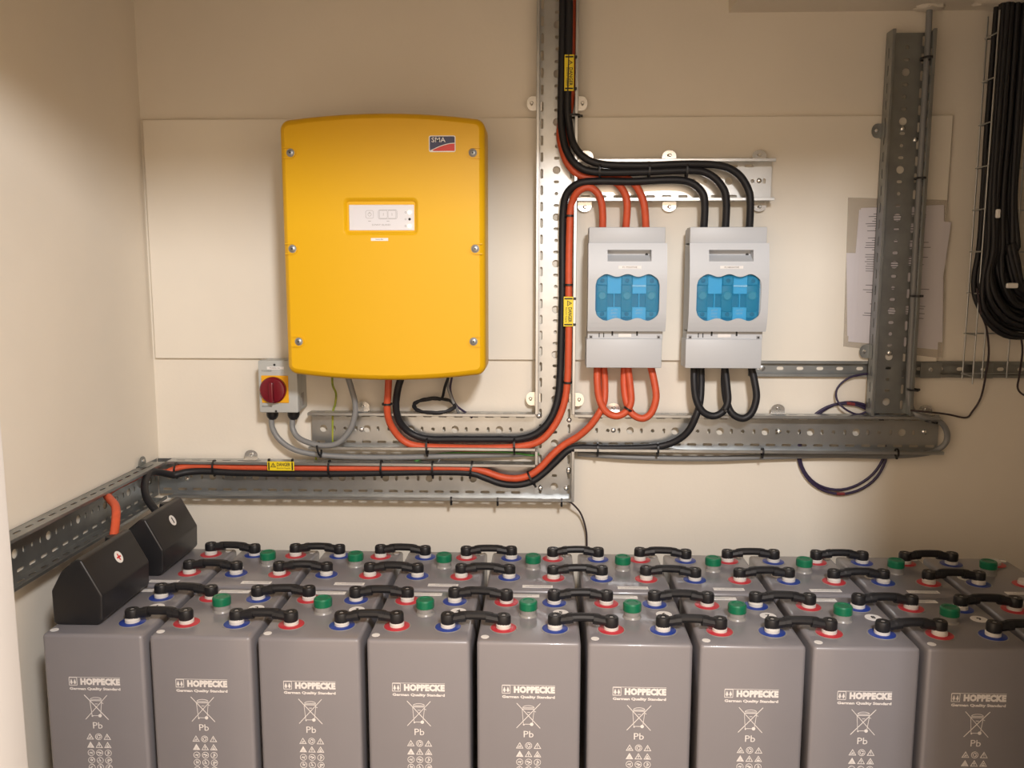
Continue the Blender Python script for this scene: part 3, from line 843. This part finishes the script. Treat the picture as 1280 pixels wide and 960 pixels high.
cable('power_cable', bb_, RC, blackcab, 'thick black cable from the inverter up the central tray', 'cable', 'black power cables')
t1 = [(704, -30, .058), (703, 60, .058), (701.5, 130, .058), (702, 160, .060), (708, 188, .066), (722, 207, .074), (745, 215, .076), (800, 215, .075), (860, 213, .074), (885, 217, .073), (902, 232, .071), (908, 252, .068), (906, 300, .055)]
cable('power_cable', t1, RC, blackcab, 'black cable from the top bending into the middle of the right switch', 'cable', 'black power cables')
t2 = [(712, -30, .064), (711, 60, .064), (709.5, 130, .064), (712, 160, .062), (718, 182, .068), (732, 198, .075), (755, 205.5, .076), (800, 207, .076), (860, 205, .075), (900, 207, .074), (922, 217, .072), (935, 236, .070), (938, 256, .068), (936, 300, .055)]
cable('power_cable', t2, RC, blackcab, 'black cable from the top reaching the right side of the right switch', 'cable', 'black power cables')
t3 = [(706, -30, .036), (706, 80, .036), (704, 130, .036), (700, 165, .042), (702, 183, .048), (710, 205, .056), (726, 220, .058), (750, 223, .058), (768, 227, .058), (780, 240, .064), (784, 258, .068), (781, 300, .055)]
cable('power_cable', t3, RC, orangecab, 'orange cable curving behind the black bundle into the left switch middle', 'cable', 'orange power cables')
t4 = [(716, -30, .040), (716, 80, .040), (713, 130, .040), (708, 160, .042), (709, 190, .044), (720, 210, .048), (740, 216, .048), (770, 219, .050), (790, 227, .058), (801, 243, .066), (806, 262, .068), (808, 300, .055)]
cable('power_cable', t4, RC, orangecab, 'orange cable curving behind the black bundle to the left switch right side', 'cable', 'orange power cables')
def loops_(dx, cm, nm, kind, grp):
    q1 = [(747, 452, .055), (746.5, 475, .066), (749, 498, .072), (757, 514, .074), (770, 520, .074), (782, 515, .074), (788.5, 503, .072), (788, 485, .066), (784, 452, .055)]
    q2 = [(781, 452, .048), (780, 480, .056), (783, 502, .066), (790, 517, .072), (803, 523, .074), (814, 516, .074), (820, 498, .072), (818, 478, .066), (812, 452, .055)]
    cable('link_cable', [(x+dx, y, d) for x, y, d in q1], RC, cm, '%s loop joining the left and middle terminals under the %s switch' % (nm, kind), 'cable', grp)
    cable('link_cable', [(x+dx*1.02+(2 if dx else 0), y, d) for x, y, d in q2], RC, cm, '%s loop joining the middle and right terminals under the %s switch' % (nm, kind), 'cable', grp)
loops_(0, orangecab, 'orange', 'left', 'orange power cables')
loops_(121, blackcab, 'black', 'right', 'black power cables')
oc = [(754, 452, .046), (756, 480, .052), (755, 502, .062), (748, 518, .069), (737, 533, .066), (722, 546, .058), (705, 556, .052), (690, 569, .052), (676, 584, .052), (662, 594, .052), (645, 598, .052), (626, 596, .050), (605, 589, .048), (585, 585.5, .046), (540, 584.5, .046), (470, 585, .046), (400, 585, .046), (300, 584, .046), (250, 583, .048), (225, 585, .055), (208, 591, .070)]
P1 = pth(oc)
lw = XL+.045
tail = [Vector((lw, -.14, .930)), Vector((lw, -.30, .926)), Vector((lw, -.42, .927)), Vector((lw+.012, -.470, .918)), Vector((-.966+.040, -.490, .88)), Vector((-.880, -.535, .83)), Vector((-.882, -.54, .80))]
def mixcable(name, P, tailp, r, mt, label, cat, grp):
    pts = P+smoothpath([P[-1]]+tailp, 6)[1:]
    tag(part(name, MB().tube(pts, r, 12), mt, smooth=60), label, cat, grp)
yo = -.548
q0 = Vector((-.888, yo, .925))
mixcable('battery_cable', P1, [Vector((-.992, -.125, .941)), Vector((-1.0, -.20, .941)), Vector((-1.0, -.28, .941)), Vector((-.990, -.33, .939)), Vector((-.960, -.375, .940)), Vector((-.925, -.420, .935)), Vector((-.902, -.470, .913)), Vector((-.893, -.505, .880))], RC, orangecab,
         'orange cable from the left switch along the low tray to the plus cover', 'cable', 'orange power cables')
bc = [(876, 452, .046), (876.5, 480, .052), (875, 502, .062), (870, 520, .069), (861, 538, .064), (847, 550, .054), (828, 557, .047), (800, 559.5, .045), (760, 560, .045), (725, 559.5, .046), (710, 563, .048), (695, 577, .048), (680, 591, .048), (664, 602, .050), (645, 606, .050), (625, 604, .048), (606, 597, .047), (586, 591, .047), (540, 590, .047), (470, 591, .048), (400, 592, .050), (300, 591, .052), (260, 589, .056), (235, 590, .066), (217, 594, .085)]
P2 = pth(bc)
mixcable('battery_cable', P2, [Vector((-.975, -.135, .945)), Vector((-.968, -.19, .932)), Vector((-.945, -.235, .908)), Vector((-.915, -.260, .885)), Vector((-.900, -.268, .87))], RC, blackcab,
         'black cable from the right switch along the low tray to the minus cover', 'cable', 'black power cables')
RG = .0072
gc1 = [(339, 524, .048), (341, 536, .048), (350, 550, .048), (368, 562, .050), (395, 568, .045), (440, 571, .035), (500, 571.5, .030), (560, 570, .028), (640, 568, .02), (664, 567, .018)]
cable('supply_cable', gc1, RG, greycab, 'grey cable from the left gland of the isolator box', 'cable', 'grey supply cables')
gc2 = [(365.5, 524, .048), (366, 536, .050), (373, 547, .056), (388, 554, .066), (405, 557, .069), (422, 554, .070), (436, 540, .070), (443, 522, .071), (444, 505, .072), (440, 488, .075), (434, 468, .080)]
cable('supply_cable', gc2, RG, greycab, 'grey cable looping from the isolator up into the inverter', 'cable', 'grey supply cables')
cable('supply_cable', [(722, 567, .020), (780, 571, .026), (840, 573, .026), (900, 573, .024), (960, 571, .022), (1040, 569, .022), (1110, 570, .022), (1160, 566, .026), (1180, 556, .030), (1184, 543, .032), (1178, 530, .040), (1165, 524, .052), (1150, 520, .060), (1140, 512, .050), (1136, 495, .040), (1137, 460, .034), (1140, 400, .032), (1145, 300, .032), (1151, 200, .032), (1157, 100, .032), (1160, 50, .032), (1162, 8, .032)],
      RG, greycab, 'grey cable under the right tray turning up the vertical one', 'cable', 'grey supply cables')
cable('earth_wire', [(415, 470, .06), (416, 482, .05), (420, 492, .035), (419, 505, .028), (416, 518, .022), (416, 560, .018)], .0028, gycab, 'green and yellow wire hanging left below the inverter', 'wire')
cable('earth_wire', [(395, 566, .02), (395, 574, .02), (396, 584, .022)], .0028, gycab, 'short green and yellow wire between the two left trays', 'wire')
cable('earth_wire', [(505, 584, .022), (520, 576, .025), (545, 568, .026), (600, 565, .024), (640, 566, .024), (664, 569, .03), (674, 568, .035)], .0028, greenwire, 'green wire running below the inverter tray', 'wire')
cable('thin_cable', [(545, 584, .022), (549, 575, .024), (556, 566, .02)], .002, greycab, 'thin grey wire between the two left trays', 'wire')
# small black coil under the inverter
c0 = at(543, 507, .055); pts = []
for k in range(60):
    a_ = 2*PI*k/20; j = .0022*math.sin(k*1.7)
    pts.append(Vector((c0.x+(.052+j)*math.cos(a_), c0.y+.020*math.sin(a_)-.002*k/60, c0.z+(.0155+j*.7)*math.sin(a_)+.003*(k/60-.5))))
pts = smoothpath([at(561, 470, .06), at(556, 484, .058)]+[p for p in pts[4:]], 3)
tag(part('coiled_cable', MB().tube(pts, .0036, 8), blackcab, smooth=60), 'small black cable coil resting on the tray under the inverter', 'cable')
cable('thin_cable', [(560, 470, .05), (560, 484, .05), (565, 499, .052), (571, 511, .05), (574, 518, .03)], .0036, greycab, 'thin dark grey cable dropping beside the small black coil', 'wire')
cable('thin_cable', [(565, 470, .05), (563, 488, .048), (570, 506, .046), (584, 517, .03), (590, 522, .022)], .0028, purple, 'thin purple cable dropping beside the small black coil', 'wire')
# purple coil behind the right tray
for i, (dx, dy, s_, lb) in enumerate(((0, 0, 1.0, 'outer turn of the purple cable coil below the right tray'), (1.5, -3, .97, 'inner turn of the purple cable coil below the right tray'))):
    c0 = at(1053+dx, 561+dy, .0095)
    pts = [Vector((c0.x+.1135*s_*math.cos(2*PI*k/48), c0.y+(.0015 if i else -.0025)+.0008*math.sin(k), c0.z+.118*s_*math.sin(2*PI*k/48+.1*i))) for k in range(48)]
    if i == 0: coil = thing('purple_coil', (c0.x, c0.y, c0.z-.12), 'coil of thin purple cable hanging behind the right tray', 'cable')
    part('cable_turn', MB().tube(pts, .0036, 8, closed=True), purple, coil, smooth=60)
for a_ in (-PI/2, PI/2-.12):
    c_ = at(1053, 561, .0095); ps = [Vector((c_.x+.1135*math.cos(a_+t_), c_.y-.0025, c_.z+.118*math.sin(a_+t_))) for t_ in (-.09, 0, .09)]
    part('red_tape', MB().tube(ps, .0044, 8), mat('dull_red_tape', (.22, .03, .03), .5), coil, smooth=60, label='red tape band')
cable('thin_cable', [(1096, 467, .015), (1078, 468, .018), (1060, 473, .020), (1047, 485, .022), (1046, 499, .024), (1056, 511, .030), (1072, 518, .022), (1085, 513, .02), (1092, 506, .02)], .0026, purple, 'thin purple cable loop left of the vertical tray foot', 'wire')
cable('thin_cable', [(1138, 513, .062), (1160, 515, .064), (1185, 518, .03), (1207, 522, .012), (1215, 515, .010), (1226, 497, .014), (1232, 470, .030), (1236, 440, .05), (1233, 410, .07), (1226, 390, .085), (1221, 360, .1)], .0024, darkwire, 'thin dark wire from the right tray end up to the hanging bundle', 'wire')
cable('thin_cable', [(1290, 498, .02), (1277, 492, .02), (1272, 484, .02), (1274, 470, .03), (1278, 440, .06), (1276, 418, .08)], .0024, darkwire, 'thin dark wire at the far right edge below the bundle', 'wire')
cable('thin_cable', [(709, 626, .05), (716, 630, .05), (726, 642, .03), (732, 660, .02), (733.5, 676, .014), (733, 700, .012)], .0024, darkwire, 'thin dark cable dropping from the tray corner behind the batteries', 'wire')

# hanging black bundle in a wire basket, right edge
bd = thing('cable_bundle', (1.12, -.10, 1.25), 'thick bundle of black cables hanging in a loop at the right edge', 'cable')
rnd = random.Random(8)
for i in range(26):
    u = (i % 9)/8; v = (i//9)/2
    topx = 1.056+.062*u; d = .050+.028*v+rnd.uniform(-.006, .006)
    j = lambda s=.006: rnd.uniform(-s, s)
    low = 1.315+.12*u+j(.012); lo_x = 1.050+.075*u
    pts = [Vector((topx, -d, bz+.01)), Vector((topx+j(.003), -d, 1.80)), Vector((topx-.004*(1-u)+j(.004), -d-.004, 1.62)), Vector((lo_x+.004+j(.004), -d-.01, 1.50)), Vector((lo_x-.004+j(), -d-.012, low+.09)), Vector((lo_x+.010, -d-.014, low+.03)),
           Vector((lo_x+.040*(1.6-u), -d-.014, low-.018)), Vector((lo_x+.075*(1.6-u)+.02, -d-.012, low-.022+j())), Vector((1.24+.03*v, -d-.01, low+.03)), Vector((1.29+j(.01), -d-.006, low+.12)), Vector((1.285+j(.015), -d, 1.60+j(.03))), Vector((1.22+j(.02), -d, 1.68+j(.03)))]
    part('cable_strand', MB().tube(smoothpath(pts, 5), .0065, 7), blackcab, bd, smooth=60)
q = at(1248, 267, .13); part('cable_marker', MB().rbox((q.x-.006, q.y-.004, q.z-.010), (q.x+.004, q.y+.004, q.z+.010), .002, 1), stick, bd, label='white cable marker')
q = at(1265, 357, .13); part('cable_marker', MB().rbox((q.x-.013, q.y-.004, q.z-.006), (q.x+.013, q.y+.004, q.z+.006), .002, 1), stick, bd, label='pale tie tag')
pts = [Vector((1.22, -.07, 1.60)), Vector((1.235, -.08, 1.66)), Vector((1.215, -.09, 1.70)), Vector((1.185, -.09, 1.68)), Vector((1.18, -.08, 1.62)), Vector((1.23, -.07, 1.56))]
part('loose_loop', MB().tube(smoothpath(pts, 5), .004, 7), blackcab, bd, smooth=60)
bs = thing('wire_basket', (1.15, -.05, 1.18), 'vertical wire basket tray behind the black bundle', 'cable tray')
wr = .0018
for X_, d, za, zb in ((1.046, .030, 1.178, 2.04), (1.046, .082, 1.170, 2.04), (1.095, .028, 1.178, 2.0), (1.155, .028, 1.178, 2.0), (1.215, .028, 1.178, 2.0)):
    part('long_wire', MB().tube([(X_, -d, za), (X_, -d, zb)], wr, 6), steel, bs, smooth=60)
for k in range(9):
    z = 1.19+.1*k
    part('cross_wire', MB().tube([(1.044, -.085, z), (1.044, -.027, z), (1.06, -.025, z), (1.28, -.025, z)], wr, 6), steel, bs, smooth=60)

# ------------------------------------------------------------------ papers
pw = thing('document_wallet', (.90, -.0125, 1.26), 'clear plastic wallet of papers hung behind the right vertical tray', 'papers')
def quad(pts, d, th, mb=None):
    P = [at(x, y, d) for x, y in pts]
    return curve_plate([[(p.x, p.z) for p in P]], th, Matrix(((1,0,0,0), (0,0,-1,-d), (0,1,0,0), (0,0,0,1))), mb)
part('wallet', quad([(1054, 433), (1178, 448), (1184, 250), (1060, 247)], .0125, .0004), walletm, pw, smooth=0)
papers = [([(1059, 420), (1100, 428), (1106, 318), (1058, 316)], .0131), ([(1060, 427), (1172, 437), (1180, 275), (1074, 262)], .0136), ([(1066, 424), (1166, 433), (1189, 278), (1085, 266)], .0141), ([(1070, 420), (1178, 428), (1180, 256), (1076, 260)], .0146)]
for i, (q, d) in enumerate(papers):
    pg = part('sheet', quad(q, d, .0004), paperm, pw, smooth=0)
    if i == 3:
        P = [at(x, y, d) for x, y in q]
        ib = MB()
        for k in range(44):
            t_ = .05+.80*k/44
            if k in (8, 9, 16, 25, 34, 35, 36, 37): continue
            for (u0, u1) in ((.06+rnd.random()*.04+.08*(rnd.random() < .3), .30), (.30, .46+rnd.random()*.3)):
                if k > 24 and rnd.random() < .5: continue
                L_ = lambda u, t: (P[3]*(1-t)+P[0]*t)*(1-u)+(P[2]*(1-t)+P[1]*t)*u
                a_ = L_(u0, t_); b_ = L_(u1+.12, t_)
                ib.line2((a_.x, a_.z), (b_.x, b_.z), .0015, th=.0002, M=Matrix(((1,0,0,0), (0,0,-1,-d-.0004), (0,1,0,0), (0,0,0,1))))
        part('printed_lines', ib, mat('dark_print', (.12, .12, .13), .6), pg, smooth=0)

# ------------------------------------------------------------------ danger labels
def danger(px, py, d, label, vert, wpx, hpx):
    q = at(px, py, d); sc_ = (2.2-d)/F*1.0
    w_, h = wpx*sc_, hpx*sc_
    t = thing('danger_label', (q.x, q.y, q.z), label, 'warning label', 'yellow danger labels')
    M = wallM(q.x, q.z, d)
    if vert: M = M@Matrix.Rotation(-PI/2, 4, 'Z')
    part('plate', MB().rbox((-w_/2, -h/2, 0), (w_/2, h/2, .0012), .0004, 1, M), signy, t)
    part('lettering', text_mb('DANGER', width=w_*.50, height=h*.38, bold=.02, M=M@Matrix.Translation((w_*.11, h*.18, .0012))), ink, t, smooth=0)
    part('small_lettering', text_mb('Electric Supply', width=w_*.50, height=h*.22, M=M@Matrix.Translation((w_*.11, -h*.24, .0012))), ink, t, smooth=0)
    k = MB(); r_ = h*.30
    curve_plate([[(-r_, -r_*.7), (r_, -r_*.7), (0, r_)], [(-r_*.66, -r_*.5), (r_*.66, -r_*.5), (0, r_*.6)]], .0004, M@Matrix.Translation((-w_*.28, h*.08, .0012)), k)
    k.line2((0, -r_*.3), (0, r_*.3), r_*.2, M=M@Matrix.Translation((-w_*.28, h*.08, .0012)))
    part('warning_triangle', k, ink, t, smooth=0)
    for s_ in (-1, 1):
        x = s_*w_*.435
        part('tie_strap', MB().rbox((x-.0016, -h*.42, .001), (x+.0016, h*.42, .0032), .0006, 1, M), blackpl, t)
        part('tie_head', MB().rbox((x-.003, h*.5, -.004), (x+.003, h*.5+.007, .003), .001, 1, M), blackpl, t)
danger(351, 582.5, .062, 'yellow danger label tied on the low cables near the left', False, 35, 12)
danger(711.5, 91, .0715, 'yellow danger label near the top of the central cables', True, 42, 11.5)
danger(710.5, 389.5, .0635, 'yellow danger label halfway down the central cables', True, 37, 12)

# ------------------------------------------------------------------ cable ties
def tie(px, py, d, ang, rn, ro, label, head=1):
    c = at(px, py, d); a_ = R(ang)
    n = Vector((-math.sin(a_), 0, math.cos(a_))); o_ = Vector((0, -1, 0)); ax = Vector((math.cos(a_), 0, math.sin(a_)))
    pts = [c+n*rn*math.cos(2*PI*k/20)+o_*ro*math.sin(2*PI*k/20) for k in range(20)]
    t = thing('cable_tie', c, label, 'cable tie', 'black cable ties')
    mb = MB()
    # flat band
    vs = []; fs = []
    for k, p_ in enumerate(pts):
        dr = (p_-c).normalized()
        for (s1, s2) in ((-.0024, 0), (.0024, 0), (.0024, .0016), (-.0024, .0016)): vs.append(p_+ax*s1+dr*s2)
    for k in range(20):
        l = (k+1) % 20
        for j in range(4): fs.append((k*4+j, k*4+(j+1) % 4, l*4+(j+1) % 4, l*4+j))
    part('band', MB().add(vs, fs), blackpl, t, smooth=0)
    hp = c+n*rn*head+o_*.001
    M = Matrix((ax, n*head, o_ if head*1 > 0 else o_)).transposed().to_4x4(); M.translation = hp
    part('tie_head', MB().rbox((-.0028, -.001, -.003), (.0028, .006, .003), .001, 1, M), blackpl, t)
ties = [
 (719-3, 145, .052, 90, .018, .022, 'black cable tie round the central bundle level with the upper brackets'),
 (749, 213, .068, 0, .020, .020, 'leftmost black tie round the bundle along the short brightly lit tray'),
 (811, 213, .068, 0, .020, .018, 'middle black tie round the bundle along the short brightly lit tray'),
 (858, 213, .070, 0, .020, .016, 'right black tie round the bundle along the short brightly lit tray'),
 (712, 270, .052, 90, .0115, .012, 'black tie on the orange riser just below its top bend'),
 (711, 356, .052, 90, .0115, .012, 'black tie on the orange riser just above the middle danger label'),
 (710, 478, .050, 90, .0115, .012, 'black tie on the orange riser near the foot of the tall tray'),
 (484, 505, .078, 90, .0115, .012, 'black tie on the orange cable under the inverter'),
 (534, 558, .050, 0, .021, .018, 'left black tie on the cable pair in the inverter tray'),
 (643, 557, .050, 0, .019, .018, 'right black tie on the cable pair in the inverter tray'),
 (399, 561, .062, 10, .017, .016, 'black tie round the grey cables at the left tray end'),
 (412, 585, .050, 0, .020, .014, 'black tie on the low tray cables, first right of the danger label'),
 (477, 585, .050, 0, .020, .014, 'black tie on the low tray cables, second right of the danger label'),
 (541, 586, .050, 0, .020, .014, 'black tie on the low tray cables, third right of the danger label'),
 (589, 586, .050, -8, .020, .014, 'black tie on the low tray cables just before they dip'),
 (664, 598, .052, 28, .020, .014, 'black tie where the low cables rise across the tall tray'),
 (268, 584, .052, 0, .018, .014, 'black tie on the low tray cables left of the danger label'),
 (221, 587, .060, 0, .018, .016, 'black tie on the low tray cables close to the corner'),
 (747, 561, .050, 0, .014, .013, 'left black tie on the cable below the left switch'),
 (822, 561, .050, 0, .014, .013, 'right black tie on the cable below the switches'),
 (953, 565, .052, 0, .010, .010, 'black tie on the lower edge of the long right tray, left one'),
 (1121, 566, .052, 0, .010, .010, 'black tie on the lower edge of the long right tray, right one'),
 (785, 511, .074, 60, .010, .013, 'black tie joining the two orange loops'),
 (907, 513, .074, 60, .010, .013, 'black tie joining the two black loops'),
 (1158, 73, .050, 90, .011, .020, 'black tie at the top of the right vertical tray'),
 (1150, 223, .050, 90, .011, .020, 'black tie on the right vertical tray above the papers'),
 (1145, 370, .050, 90, .011, .020, 'black tie on the right vertical tray beside the papers'),
 (1141, 487, .050, 90, .011, .020, 'black tie near the foot of the right vertical tray'),
 (1163, 527, .055, 80, .012, .012, 'black tie where the grey cable rounds the right tray end'),
 (564, 625, .056, 0, .007, .006, 'left black tie on the bottom lip of the lowest tray'),
 (622, 626, .056, 0, .007, .006, 'middle black tie on the bottom lip of the lowest tray'),
 (702, 627, .056, 0, .007, .006, 'right black tie on the bottom lip of the lowest tray'),
]
for (px, py, d, ang, rn, ro, lb) in ties:
    tie(px, py, d, ang, rn, ro, lb, head=(-1 if ang == 90 else -1))
